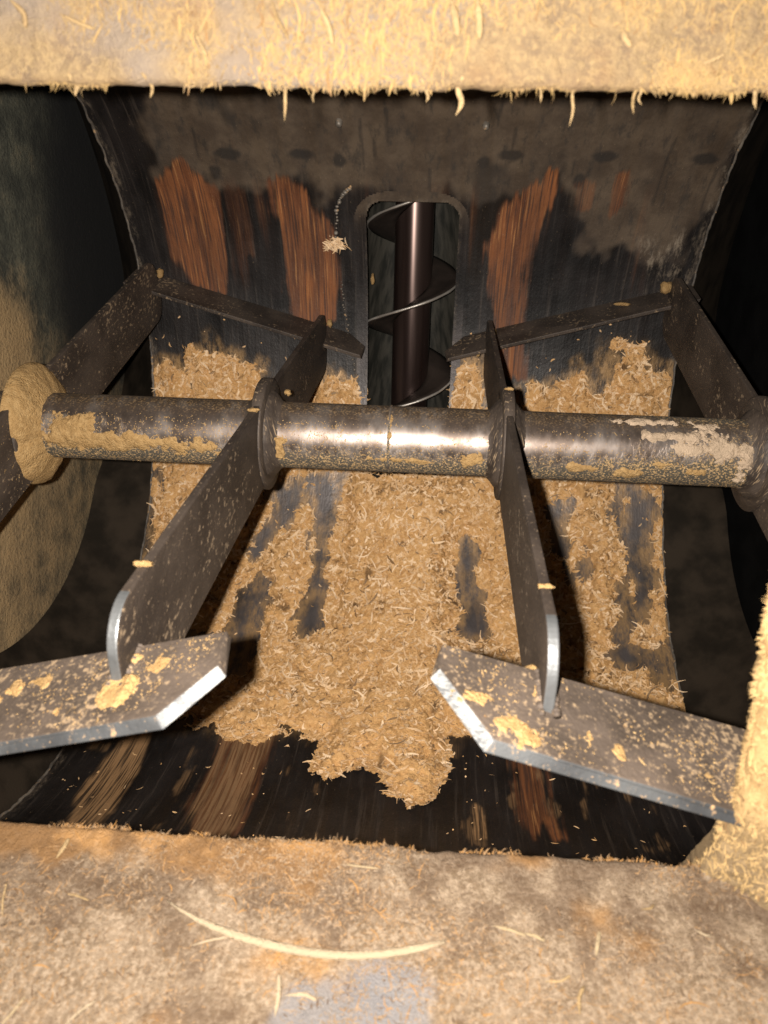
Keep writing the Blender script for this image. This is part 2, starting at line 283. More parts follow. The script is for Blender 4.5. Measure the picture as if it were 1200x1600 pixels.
for i,(x_,s_) in enumerate(POL['spots']):
    a_,b_ = ((.036,.018) if i in (0,1,5,7,8) else (.019,.024)); q = np.hypot((X-x_)/a_,(Sg-s_)/b_)
    spot = np.maximum(spot, ss(1.35,.75,q+.35*fbm(X+i,Sg,40,3)))
spot = np.maximum(spot*.85, .7*ss(.30,.55,fbm(X*5+2,Sg*3.2,1,5)))
for k_ in range(14):                       # drips running down the upper wall
    x_=rng.uniform(-.8,.85); s0=rng.uniform(.95,1.25); L_=rng.uniform(.05,.25)
    spot = np.maximum(spot, .6*ss(.006,.002,np.abs(X-x_-.01*fbm(Sg*9+k_,Sg*0,1,2)))*ss(s0+.01,s0,Sg)*ss(s0-L_,s0-L_+.03,Sg))
V = cylP(X, Sg, 1+.0015*fbm(X,Sg,12,3)).reshape(-1,3); Fq = gridF(len(xs), len(sg))
xc = X.reshape(-1)[Fq].mean(1); sc_ = Sg.reshape(-1)[Fq].mean(1)
def slotd(x, s, hw=.153, cx=-.047, top=.85, rad=.06):   # + inside the outlet slot
    qx = np.abs(x-cx)-(hw-rad); qs = s-(top-rad)
    return rad-np.hypot(np.maximum(qx,0), np.maximum(qs,0))-np.minimum(np.maximum(qx,qs),0)
keep = ~((slotd(xc,sc_)>0)&(sc_>-.30))
mesh('liner', V, Fq[keep], m_liner, drum, np.stack([X,Sg,0*X],-1).reshape(-1,3), dict(film=film,spot=spot,gray=gray,copper=copper,fleck=fleck,lowz=lowz,tan=tan), True)
# outlet saddle plate: a band round the slot, just proud of the liner
x2 = np.arange(-.262,.151,.004); s2 = np.arange(-.34,.89,.005); X2,S2 = np.meshgrid(x2,s2,indexing='ij')
F2 = gridF(len(x2),len(s2)); xc2 = X2.reshape(-1)[F2].mean(1); sc2 = S2.reshape(-1)[F2].mean(1)
k2 = (slotd(xc2,sc2)<0.004)&(slotd(xc2,sc2,.187,-.052,.878,.11)>0)&(sc2>-.33)
F2 = F2[k2]
o = mesh('outlet_plate', cylP(X2,S2,.9975).reshape(-1,3), F2, m_liner, drum, np.stack([X2,S2,0*X2],-1).reshape(-1,3), dict(lowz=ss(.60,.15,S2)*.9+.03,gray=ss(.74,.84,S2+.03*fbm(X2,S2,20,3))*.9,fleck=ss(.008,.0,slotd(X2,S2)*-1)*.4), True)
# outlet tube behind the slot
tx, ty, tr = -.048, 1.10, .19
th = np.linspace(-.06*np.pi, 1.06*np.pi, 60); zz = np.linspace(-.35,1.25,30)
TH,ZZ = np.meshgrid(th,zz,indexing='ij')
TV = np.stack([tx+tr*np.cos(TH), .99+tr*np.sin(TH)-(ZZ-.40)*math.tan(math.radians(17)), ZZ],-1).reshape(-1,3)
mesh('outlet_tube', TV, gridF(60,30), m_tube, drum, None, None, True)
# weld beads
def bead(path, n, r, nm):
    P = np.array(path); t_ = np.linspace(0,len(P)-1,n); p = np.stack([np.interp(t_, range(len(P)), P[:,k]) for k in (0,1)],-1)
    p += rng.normal(0,.0018,p.shape); c = cylP(p[:,0],p[:,1],.992); Vs=[];Fs=[];o=0
    u = np.linspace(0,2*np.pi,8,endpoint=False); v = np.linspace(0,np.pi,6)
    for q in c:
        rr = r*rng.uniform(.45,1.2); d = rng.uniform(.8,1.2,3)
        U_v,V_v = np.meshgrid(u,v,indexing='ij'); S_ = np.stack([np.cos(U_v)*np.sin(V_v)*1.3,np.sin(U_v)*np.sin(V_v),np.cos(V_v)],-1).reshape(-1,3)*rr*d
        Vs.append(q+S_); Fs.append(gridF(8,6,True)+o); o += len(S_)
    return mesh(nm, np.vstack(Vs), np.vstack(Fs), m_bead, drum, None, None, True)
bead(POL['bead1'], 22, .0055, 'weld_bead'); bead(POL['bead2'], 34, .0036, 'weld_bead')
for x_ in (XL+.004, XR-.004):
    s_ = np.linspace(-1.9,1.45,420); R_b = .003+.004*np.abs(fbm(s_*60,s_*0+x_*9,1,4))
    P = cylP(x_+.004*fbm(s_*30,s_*0,1,3), s_, 1.0-.002+.006*fbm(s_*25,s_*0+3,1,3))
    Vb,Fb = tube(P, R_b, 7); mesh('liner_rim', Vb, Fb, m_rim, drum, None, None, True)
# plugs and bolts on the upper wall
def patch_disc(x, s, rx, rs, h, mat, nm, n=20):
    a = np.linspace(0,2*np.pi,n,endpoint=False); V=[cylP(np.array(x),np.array(s),1-h*1.0)]
    j = 1+.12*rng.normal(size=n)
    for q,hh in ((.6,h),(.9,h*.6),(1,-.002)):
        V += list(cylP(x+rx*q*j*np.cos(a), s+rs*q*j*np.sin(a), 1-hh))
    F=[[0,1+i,1+(i+1)%n] for i in range(n)]
    for k in range(2): F += [[1+k*n+i,1+(k+1)*n+i,1+(k+1)*n+(i+1)%n,1+k*n+(i+1)%n] for i in range(n)]
    return mesh(nm, V, F, mat, drum, None, None, True)
for i,(x_,s_) in enumerate([]): patch_disc(x_, s_, *( (.036,.016) if i in (0,1,5,7,8) else (.019,.022)), .004, m_black, 'wall_plug')
for x_,s_ in POL['bolts']: patch_disc(x_, s_, .011, .013, .016, m_bead, 'bolt_head', 6)
# drum shell either side of the liner, and the end plates
def endcurve(a):                          # a: angle round the drum
    k = ss(-.35,.5, np.sin(a)); cy_ = .3*(1-k); r = .68*(1-k)+1.34*k
    return cy_+r*np.cos(a), r*np.sin(a)
for sgn, x0, x1 in ((-1,XL-.003,-1.2),(1,XR+.003,1.10)):
    a = np.linspace(-np.pi,np.pi,120,endpoint=False); t_ = np.linspace(0,1,12); A,T_ = np.meshgrid(a,t_,indexing='ij')
    ey,ez = endcurve(A); yy = (1-T_)*np.cos(A)*1.012+T_*ey; z_ = (1-T_)*np.sin(A)*1.012+T_*ez; xx = x0+(x1-x0)*T_
    # leave the hatch side open where the frame stands
    ff = gridF(120,12,True)
    mesh('shell', np.stack([xx,yy,z_],-1).reshape(-1,3), ff, m_shell, drum, None, None, True)
    g = np.linspace(-1.4,1.4,90); G,H = np.meshgrid(g,g,indexing='ij'); xe = x1+sgn*.004+0*G+.006*fbm(G,H,6,4)
    dz = .62*ss(.42,.0,H-.1*G)+.22*ss(.9,.2,G)
    dz = np.maximum(dz*.9, ss(.48,.08,np.hypot(G-.30,H-.14))); dz = np.maximum(dz, .8*ss(.3,.0,np.hypot(G-.95,H+.05)))
    mesh('end_plate', np.stack([xe,G,H],-1).reshape(-1,3), gridF(90,90), m_end if sgn<0 else m_black, drum, None, dict(dust=dz, darkz=ss(.55,.95,G+.25*H+.12*fbm(G,H,3,4))*ss(.0,.3,H)), True)
# hatch frame panels
def panel(O, U, D, N, u0, u1, v1, du, amp, rnd=.012):
    """surface O + u*U + v*D, bulging to N; returns sampler and grid"""
    O,U,D,N = (np.array(q,float) for q in (O,U,D,N)); N /= np.linalg.norm(N)
    def f(u, v):
        h = amp*fbm(u,v,16,5,.55)+amp*.5*np.abs(fbm(u*1.0,v*.6,70,2))
        e = .003*fbm(u,v*0,45,3)
        back = rnd*(1-np.sqrt(np.clip(1-(1-np.clip(v/rnd,0,1))**2,0,1)))
        return O+u[...,None]*U+(v+e)[...,None]*D+(h-back)[...,None]*N
    us = np.arange(u0,u1,du); vs = np.concatenate([np.linspace(0,rnd,6)[:-1], np.arange(rnd,v1,du)])
    Uu,Vv = np.meshgrid(us,vs,indexing='ij'); P = f(Uu,Vv)
    # fold the rim back under
    fold = P[:,:1]-N*.03+D*0.004; P = np.concatenate([fold,P],1); Uu = np.concatenate([Uu[:,:1],Uu],1); Vv = np.concatenate([Vv[:,:1],Vv],1)
    return f, P, Uu, Vv, N
TO = (0,-.9157,.402); TD = (0,-.3,.954); TN = (0,-.954,-.3)
topf, P, Uu, Vv, TN = panel(TO,(1,0,0),TD,TN,-.66,.60,.34,.0032,.006)
dk = ss(.2,.6,fbm(Uu,Vv,5,3))*.0+ss(.012,.0,Vv)*.25
bare = ss(.0,.5,fbm(Uu*7,Vv*10,1,4)+.25-.55*ss(-.2,.3,Uu))*.8
nu,nv = P.shape[:2]
mesh('hatch_lip', P.reshape(-1,3), gridF(nu,nv), m_top, drum, None, dict(dark=np.maximum(dk,.55*ss(.05,.5,fbm(Uu*13,Vv*13+5,1,5))),bare=bare,tint=ss(.1,.5,fbm(Uu*9,Vv*7+3,1,4))*ss(-.45,.3,Uu)*.6), True)
BU = np.array([1,0,.012]); BO = (0,-.8335,-.5530); BD = (0,-.866,-.5); BN = (0,-.5,.866)
botf, P, Uu, Vv, BN = panel(BO,BU,BD,BN,-.70,.60,.42,.0034,.004)
bare = .6*ss(.30,.6,fbm(Uu*5,Vv*4+7,1,4))+ss(.25,.55,.9*ss(.12,.04,np.hypot((Uu-.03)*.9,(Vv-.245)*.8)+.06*fbm(Uu*9,Vv*9,1,4)))*.7
dk = ss(-.1,.5,fbm(Uu*26+4,Vv*22,1,6)+ss(.17,.03,Vv)*.38)*.55
nu,nv = P.shape[:2]
mesh('hatch_ledge', P.reshape(-1,3), gridF(nu,nv), m_bot, drum, None, dict(dark=dk,bare=np.clip(bare,0,.8),tint=ss(.15,.6,fbm(Uu*14,Vv*12+3,1,5)*.8+.75*ss(.10,.02,Vv)*ss(.05,-.25,Uu)+.25*ss(.05,.0,Vv))*.7), True)
# right jamb: stands along the drum skin at x=.44, fillet into the ledge
def jambf(s, v):                           # s angle on drum (deg), v away from the opening
    a = np.radians(s); x = .436+.020*fbm(s*.12,v*0,1,3)+.004*fbm(s*.9,v*0,1,3)+.03*ss(-150,-143,s)*0
    E = np.stack([x, np.cos(a)*1.0, np.sin(a)*1.0],-1)
    h = .012*fbm(s*.35,v*20,1,5); rnd=.03; back = rnd*(1-np.sqrt(np.clip(1-(1-np.clip(v/rnd,0,1))**2,0,1)))
    D = np.array([.80,-.60,0]); N = np.array([-.60,-.80,0])
    return E+v[...,None]*D+(h-back)[...,None]*N
a_ = np.arange(-214,-141,.25); v_ = np.concatenate([np.linspace(0,.03,8)[:-1],np.arange(.03,.32,.005)]); A,Vv = np.meshgrid(a_,v_,indexing='ij')
P = jambf(A,Vv); lo_j = ss(-158,-148,A)
P = np.concatenate([P[:,:1]+np.array([.012,.04,0]),P],1); nu,nv = P.shape[:2]; lo_j = np.concatenate([lo_j[:,:1],lo_j],1)
mesh('hatch_jamb', P.reshape(-1,3), gridF(nu,nv), m_jamb, drum, None, dict(tint=(1-lo_j)*.55,bare=lo_j*.5), True)
# left jamb, outside the picture
P = np.array([[-.63,-.9,.45],[-.63,-.75,-.6],[-.85,-1.1,-.75],[-.85,-1.05,.7]]); mesh('hatch_jamb', P, [[0,1,2,3]], m_bot, drum)
# ================================================================ the agitator
ag = empty('agitator', (-.06,0,0), 'steel paddle agitator, a polished cross shaft carrying four flat arms with slanted blades', 'agitator')
n = 96; prof = [(-1.2,.0788)]+[(x_,.0788) for x_ in np.linspace(-1.1,1.0,140)]+[(1.1,.0788)]
V,F,pc = lathe_x(prof,n); d = np.cos(0); 
ang = np.arctan2(V[:,2],V[:,1]); low = np.clip(-np.sin(ang)*1.0+.0-.0*np.cos(ang),-1,1)
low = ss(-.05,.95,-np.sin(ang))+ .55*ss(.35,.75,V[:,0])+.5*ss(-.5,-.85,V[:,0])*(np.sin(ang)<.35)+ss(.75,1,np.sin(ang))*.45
mesh('shaft', V, F, m_shaft, ag, pc, dict(low=low,topz=ss(.35,.85,np.sin(ang))), True)
V,F,pc = lathe_x([(-.050,.0786),(-.049,.0806),(-.045,.0806),(-.044,.0786)],n); mesh('joint_ring', V, F, m_shaft, ag, pc, dict(low=np.full(len(V),.6)), True)
def arm(x, a, nm='arm'):
    u = np.array([0,math.cos(a),math.sin(a)]); v = np.array([0,-math.sin(a),math.cos(a)]); t_=.0078
    hw=.10; L=.935; out=[]
    rc=.065
    for (cu,cv,a0) in ((L-rc,hw-rc,0),(-(L-rc),hw-rc,90),(-(L-rc),-(hw-rc),180),(L-rc,-(hw-rc),270)):
        for q in np.linspace(0,90,14): aa=math.radians(a0+q); out.append((cu+rc*math.cos(aa), cv+rc*math.sin(aa)))
    P = [np.array([x+t_,0,0])+u*p+v*q for p,q in out]
    V,F = prism(P,(1,0,0),2*t_); k=len(P); mi=[0,0]
    for i in range(k):
        m_ = (np.array(P[i])+np.array(P[(i+1)%k]))/2; r=np.linalg.norm(m_[1:]); 
        mi.append(1 if (r>.82 and abs(out[i][0])>.86 and out[i][1]>-.02*np.sign(out[i][0])*0 and m_[1]<0) else 0)
    # local texture coords stretched along the arm
    pc = np.stack([V[:,0], V@u*.6, V@v],-1)
    o = bevel(mesh(nm, V, F, [m_arm,m_end_edge], ag, pc, mi=mi), .003)
    Vh,Fh,pc = lathe_x([(-.013,.0785),(-.013,.130),(-.010,.134),(.010,.134),(.013,.130),(.013,.0785)],72)
    Vh[:,0]+=x; mesh('hub', Vh, Fh, m_arm, o, pc, None, False)
    th_ = np.linspace(0,2*np.pi,90,endpoint=False)
    for sx in (-1,1):
        Vc,Fc,pc = lathe_x([(sx*.013,.104),(sx*.020,.101),(sx*.030,.088),(sx*.038,.080),(sx*.042,.0785)],90)
        rr = 1+.03*fbm(np.arctan2(Vc[:,2],Vc[:,1])*9,Vc[:,0]*20,1,3); Vc[:,1:]*=rr[:,None]; Vc[:,0]+=x
        mesh('weld', Vc, Fc, m_arm, o, pc, None, True)
    return o
AI, AO = .3659, .5474
for x_,a__ in ((-.345,AI),(.2217,AI),(-.9172,AO),(.8026,AO)): arm(x_,a__)
def blade(poly, far):
    P = np.array(poly,float); n_ = np.cross(P[1]-P[0],P[-1]-P[0]); n_ /= np.linalg.norm(n_)
    if n_[2]<0: n_=-n_
    c = P.mean(0); 
    if far: P[:,1:]*=-1; n_=-n_; 
    V,F = prism(P,n_,.015)
    m0 = len(P); e_ = lambda a,b: (lambda d: np.cross(d, n_)/np.linalg.norm(d))(P[b]-P[a])
    def outw(a,b): q=e_(a,b); return q if q@(P[a]-P.mean(0))>0 else -q
    V[m0+1]+=outw(1,2)*.012; V[m0+2]+=outw(1,2)*.010+outw(2,3)*.005; V[m0+3]+=outw(2,3)*.005
    mi=[0,0]+[1]*len(P); 
    # side faces: index k joins corner k and k+1 ; corner 1-2 is the chamfer
    mi=[0,0]+[1 if i in (2,) else 0 for i in range(len(P))]
    mi[2+1]=1; mi[2+0]=0; mi[2+2]=2
    mi[2]=0
    o=mesh('blade', V, F, [m_blade if not far else m_arm,m_bare,m_edge], ag, V*np.array([1,1,1]), mi=mi)
    return bevel(o,.0022,2)
RB = [(.084,-.83,-.269),(.081,-.869,-.292),(.149,-.934,-.356),(.88,-.868,-.555),(.88,-.735,-.474)]
LB = [(-.209,-.829,-.269),(-.206,-.884,-.301),(-.269,-.934,-.354),(-1.0,-.859,-.552),(-1.0,-.72,-.470)]
for b_ in (RB,LB): blade(b_,False); blade(b_,True)
for a_x,poly in ((.2217,RB),(-.345,LB)):
    P=np.array(poly,float); f=lambda A,B: A+(B-A)*((a_x-A[0])/(B[0]-A[0])); p0,p1=f(P[0],P[4]),f(P[2],P[3])
    n_=np.cross(P[4]-P[0],P[2]-P[0]); n_/=np.linalg.norm(n_); n_ = n_ if n_[2]>0 else -n_
    par=[o_ for o_ in ag.children if o_.name.startswith('arm') and abs(o_.bound_box[0][0]/SC-.06-a_x)<.05][0]
    for sd in (-1,1):
        t_=np.linspace(.02,.56,60); path=p0+(p1-p0)*t_[:,None]+n_*.003+np.array([sd*.0095,0,0])
        V,F=tube(path,.0055+.0035*fbm(t_*30,t_*0+sd,1,4),8); mesh('weld',V,F,m_blade,par,None,None,True)
# ================================================================ the auger
au = empty('auger_screw', (tx,ty,-.3), 'upright dark screw auger turning inside the outlet slot behind the shaft', 'auger')
LEAN = math.radians(-17)
def lean(P):                               # axis passes (tx, .99, .40), leaning toward the hatch with the wall
    P = np.asarray(P,float); x,y,z = P[...,0],P[...,1],P[...,2]
    return np.stack([tx+x, .99+y*math.cos(LEAN)+z*math.sin(LEAN), .40-y*math.sin(LEAN)+z*math.cos(LEAN)],-1)
th = np.linspace(0,2*np.pi,48,endpoint=False); zz=np.linspace(-.9,.75,40); TH,ZZ=np.meshgrid(th,zz,indexing='ij')
mesh('screw_core', lean(np.stack([.067*np.cos(TH),.067*np.sin(TH),ZZ],-1)).reshape(-1,3), gridF(48,40,True), m_auger, au, np.stack([.1*np.cos(TH),.1*np.sin(TH),ZZ],-1).reshape(-1,3), None, True)
turns=4.3; ph = np.linspace(0,2*np.pi*turns,int(60*turns)); pitch=.335; z0=0.095-2*pitch
rr = np.linspace(.062,.160,5)
PH,RR = np.meshgrid(ph,rr,indexing='ij'); ang = -np.pi/2+PH; ZZ = z0+pitch*PH/(2*np.pi)
o = mesh('flight', lean(np.stack([RR*np.cos(ang), RR*np.sin(ang), ZZ],-1)).reshape(-1,3), gridF(len(ph),5), m_flight, au, None, None, True)
md = o.modifiers.new('solid','SOLIDIFY'); md.thickness=.010*SC; md.offset=0
jr = .161+.0025*fbm(ph*4,ph*0,1,3)
rim = lean(np.stack([jr*np.cos(-np.pi/2+ph), jr*np.sin(-np.pi/2+ph), z0+pitch*ph/(2*np.pi)],-1))
Vr,Fr = tube(rim, .0042+.0012*fbm(ph*6,ph*0+3,1,3), 8); mesh('flight_edge', Vr, Fr, m_worn, au, None, None, True)
# ================================================================ the sawdust bed
bx = np.arange(-.995,.889,.0042); bs_ = np.arange(-1.47,.44,.0042); BX,BS = np.meshgrid(bx,bs_,indexing='ij')
d = sdf(POL['bed'],BX,BS)
for k,e in (('h1',0),('h2',.012),('h3',0),('h4',0),('h5',.0),('h6',.004),('h7',.008)):
    d = np.minimum(d, -sdf(POL[k],BX,BS)+e)
nz = fbm(BX,BS,14,5,.6); d2 = d+.026*nz+.022*fbm(BX,BS,38,3)
# thin patchy cover toward the two sides
thin = np.maximum(ss(-.30,-.55,BX)*ss(-.95,-.7,BS), ss(.42,.6,BX)*ss(-1.0,-.8,BS)*.75)
cov = ss(-.02,.42,-fbm(BX*9+3,BS*5,1,4)-.02*0)
d2 = d2-ss(.30,.5,fbm(BX*13+9,BS*9+2,1,5)*1.1)*.05*(ss(-.15,-.4,BX)+ss(.30,.5,BX))
d2 = d2-thin*.09*ss(.0,.35,fbm(BX*11+3,BS*5+2,1,4))*ss(.25,0,BS)
hgt = ss(-.004,.09,d2)*(.030+.055*ss(.30,.0,np.abs(BX-.0))*ss(-1.35,-1.0,BS)*ss(.1,-.25,BS)) + .017*nz*ss(0,.05,d2)+.005*fbm(BX,BS,60,3)*ss(0,.02,d2)
hgt = np.where(d2>-.004, np.maximum(hgt,.003), -.012)
hgt = np.minimum(hgt, .075)
r = 1-hgt
inslot = slotd(BX,BS)>-.004
V = cylP(BX,BS,r).reshape(-1,3); Fb = gridF(len(bx),len(bs_)); hv = d2.reshape(-1); Fb = Fb[(hv[Fb]>-.006).all(1)]
parts = [(V,Fb)]; tints=[np.zeros(len(V))]; darks=[ss(.0,.35,-fbm(BX*20,BS*20,1,3)-.35).reshape(-1)]
def sample_bed(n, lo=.0, hi=9, fn=None):
    out=[];c=0
    while c<n:
        x_=rng.uniform(-.985,.878,n); s_=rng.uniform(-1.45,.43,n); i=((x_+.995)/.0042).astype(int).clip(0,len(bx)-1); j=((s_+1.47)/.0042).astype(int).clip(0,len(bs_)-1)
        k=(d2[i,j]>lo)&(d2[i,j]<hi)&~((s_>.0)&(x_>-.2)&(x_<.105))
        out.append(np.stack([x_,s_,hgt[i,j]],-1)[k]); c+=k.sum()
    return np.vstack(out)[:n]
def bed_strips(n, L, Wt, lift, lo, hi, tint, curl=1.6):
    q = sample_bed(n,lo,hi); P_ = cylP(q[:,0],q[:,1],1-q[:,2]-lift); N_ = -cylP(q[:,0]*0,q[:,1],1.0); N_ = N_+rng.normal(0,.22,N_.shape)
    T_ = rng.normal(0,1,N_.shape); L_ = rng.uniform(*L,n)*(.6+.8*rng.random(n)**2); 
    V_,F_2,k_ = strips(P_,N_,T_,L_,rng.uniform(*Wt,n),rng.uniform(-.4,curl,n),5,.7,rng.normal(0,.22,n),rng.normal(0,.30,n))
    return V_,F_2,np.repeat(np.clip(rng.normal(tint,.28,n),0,1),k_), np.repeat((rng.random(n)<.06)*.8,k_)
for args in ((15000,(.008,.024),(.003,.008),.0005,-.002,9,.10),(4200,(.020,.050),(.004,.010),.0015,-.002,9,.40),(3800,(.010,.036),(.003,.007),.001,-.035,.012,.25),(2600,(.012,.032),(.006,.013),.0015,.0,9,.62),(260,(.04,.07),(.004,.007),.006,.0,9,.8)):
    V_,F_2,ti_,dk_ = bed_strips(*args); parts.append((V_,F_2)); tints.append(ti_); darks.append(dk_)
V,F = merge(*parts)
tag(mesh('sawdust', V, F, m_saw, None, None, dict(tint=np.concatenate(tints),dark=np.concatenate(darks)), True), 'tan sawdust and curled shavings heaped over the drum floor behind the shaft', 'sawdust', kind='stuff')
# stray crumbs on bare liner
def crumbs(P_, N_, T_, L_, W_, tint, mat, name, label, curl=1.0, dark=.05, taper=.7, rl=.35):
    n=len(P_); V_,F_2,k_ = strips(P_,N_,T_,L_,W_,rng.uniform(-curl*.3,curl,n),5,taper,rng.normal(0,.14,n),rng.normal(0,rl,n))
    return tag(mesh(name, V_, F_2, mat, None, None, dict(tint=np.repeat(np.clip(tint,0,1),k_),dark=np.repeat((rng.random(n)<dark)*.8,k_)), True), label, 'sawdust', kind='stuff')
n=650; x_=rng.uniform(-.98,.87,n); s_=rng.uniform(-1.75,.45,n); k=slotd(x_,s_)<0; x_,s_=x_[k],s_[k]; n=len(x_)
N_=-cylP(x_*0,s_,1.0); crumbs(cylP(x_,s_,.997),N_,rng.normal(0,1,(n,3)),rng.uniform(.005,.02,n)*rng.random(n)+.003,rng.uniform(.002,.006,n),rng.uniform(0,.5,n),m_saw,'sawdust_crumbs','tiny stray wood crumbs sprinkled on the bare dark drum wall')
# ================================================================ felt of fibres on the hatch frame
def felt(f, U0, U1, V0, V1, n, Lr, Wr, N, Tdir, spread, tint, mat, name, label, clump=0, lift=.001, curl=.8):
    u=rng.uniform(U0,U1,n*3); v=rng.uniform(V0,V1,n*3)
    if clump: k=rng.random(n*3)<ss(-.3,.5,fbm(u*clump,v*clump,1,3)); u,v=u[k],v[k]
    u,v=u[:n],v[:n]; n=len(u); P_=f(u,v)+N*lift
    T_=np.array(Tdir)[None]+rng.normal(0,spread,(n,3)); N_=N[None]+rng.normal(0,.10,(n,3))
    return crumbs(P_,N_,T_,rng.uniform(*Lr,n)*(.5+rng.random(n)**2),rng.uniform(*Wr,n),tint(u,v)+rng.normal(0,.22,n),mat,name,label,curl,.08,.7,.12)
felt(topf,-.56,.47,0,.16,9000,(.006,.018),(.0008,.0026),TN,(0,.2,-1),.75,lambda u,v:.15+.4*ss(-.4,.3,u),m_top,'fibre_felt','tan wood fibre felt matted on the upper hatch lip',9,lift=.0003,curl=.3)
felt(topf,-.56,.47,0,.16,420,(.012,.032),(.0015,.004),TN,(0,.2,-1),.25,lambda u,v:.6+.3*ss(-.4,.3,u),m_top,'fibre_felt','larger yellow wood flakes stuck to the upper hatch lip',9,lift=.002,curl=.6)
felt(botf,-.60,.50,-.001,.36,15000,(.004,.013),(.0005,.0018),BN,(.3,0,.2),1.0,lambda u,v:.15+.25*ss(.05,.0,v),m_bot,'fibre_felt','brown wood fibre dust matted on the lower hatch ledge',7,curl=.7)
felt(botf,-.60,.50,.0,.36,360,(.010,.028),(.0008,.0018),BN,(.3,0,.2),1.0,lambda u,v:.7+0*u,m_bot,'fibre_felt','longer pale wood fibres scattered over the lower hatch ledge',5,lift=.002,curl=.7)
# jamb fibres
n=5200; s_=rng.uniform(-186,-146,n); v_=rng.uniform(0,.22,n)**1.0; P_=jambf(s_,v_); N_=np.tile([-.6,-.8,0.],(n,1))+rng.normal(0,.3,(n,3))
crumbs(P_,N_,np.array([0,.2,-1])+rng.normal(0,.5,(n,3)),rng.uniform(.006,.02,n),rng.uniform(.001,.004,n),np.where(s_<-158,.75,.25)+rng.normal(0,.2,n),m_jamb,'fibre_felt','yellow sawdust felt packed on the right hatch jamb',.8)
n=800; s_=rng.uniform(-190,-150,n); P_=jambf(s_,np.full(n,.004)); 
crumbs(P_,np.tile([0,-1.,0.],(n,1))+rng.normal(0,.3,(n,3)),np.array([-1,.1,-.2])+rng.normal(0,.5,(n,3)),rng.uniform(.008,.02,n),rng.uniform(.001,.0025,n),np.full(n,.6),m_jamb,'fibre_fringe','short ragged fuzz along the edge of the right hatch jamb',.8)
# fringe along the lips
def fringe(f, N, D, U0,U1,n,Lr,Wr,dirn,sp,mat,tint,label,fac=1):
    u=rng.uniform(U0,U1,n*3); k=rng.random(n*3)<ss(-.1,.6,fbm(u*22,u*0,1,3)); u=u[k][:n]; n=len(u); L_=rng.uniform(*Lr,n)*(.35+rng.random(n)**3)
    T_=np.array(dirn)[None]+rng.normal(0,sp,(n,3)); Tn=T_/np.linalg.norm(T_,axis=1)[:,None]
    P_=f(u,np.full(n,.002))+Tn*(L_*.36)[:,None]
    crumbs(P_,N[None]+rng.normal(0,.3,(n,3)),T_,L_,rng.uniform(*Wr,n),rng.uniform(*tint,n),mat,'fibre_fringe',label,.7,.05,.98)
fringe(topf,TN,TD,-.56,.47,420,(.005,.017),(.0004,.0011),(0,.2,-1),.6,m_top,(.3,1),'ragged fuzz of short fibres hanging along the upper hatch edge')
fringe(botf,BN,BD,-.60,.46,480,(.006,.014),(.0008,.002),(0,.35,1),.55,m_bot,(.2,1),'sparse fuzz of short fibres standing on the lower hatch edge')
# ---------------------------------------------------------------- individual fibres and splinters
def sliver(name, pts, w_, th_, N, mat, label, cat, group=None, tip=.15):
    P = np.array(pts,float); t_=np.linspace(0,len(P)-1,14); P = np.stack([np.interp(t_,range(len(P)),P[:,k]) for k in range(3)],-1)
    for _ in range(2): P[1:-1]=(P[:-2]+2*P[1:-1]+P[2:])/4
    T=np.gradient(P,axis=0); T/=np.linalg.norm(T,axis=1)[:,None]; N=np.array(N,float); B=np.cross(T,N); B/=np.linalg.norm(B,axis=1)[:,None]; Nn=np.cross(B,T)
    k=np.linspace(0,1,14); w=w_*(tip+(1-tip)*np.minimum(1,np.minimum(k*3.5+.0,(1-k)*6+.35)))
    j=1+.12*fbm(k*9,k*0+rng.random()*50,1,3); w=w*j
    V=[];F=[]
    for i in range(14):
        for q in range(8):
            a=q*np.pi/4; V.append(P[i]+B[i]*w[i]*math.cos(a)+Nn[i]*th_*(w[i]/w_)*math.sin(a))
    for i in range(13):
        for q in range(8): F.append([i*8+q,i*8+(q+1)%8,(i+1)*8+(q+1)%8,(i+1)*8+q])
    F += [list(range(8))[::-1],[13*8+q for q in range(8)]]
    return tag(mesh(name,V,F,mat,None,None,dict(tint=np.full(len(V),rng.uniform(0,.8)),dark=np.zeros(len(V))),True),label,cat,group)
def onb(u,v,h=.005): return botf(np.array([u]),np.array([v]))[0]+BN*h
def ont(u,v,h=.005): return topf(np.array([u]),np.array([v]))[0]+TN*h
sliver('wood_sliver',[onb(u,v,.008) for u,v in [[-0.254,0.103],[-0.217,0.122],[-0.163,0.14],[-0.105,0.15],[-0.049,0.155],[0.006,0.153],[0.06,0.142],[0.102,0.13]]],.0056,.0034,BN,m_straw,'long curved pale straw-like sliver lying across the lower hatch ledge','wood sliver',tip=.12)
G1='pale splinters on the lower hatch ledge'
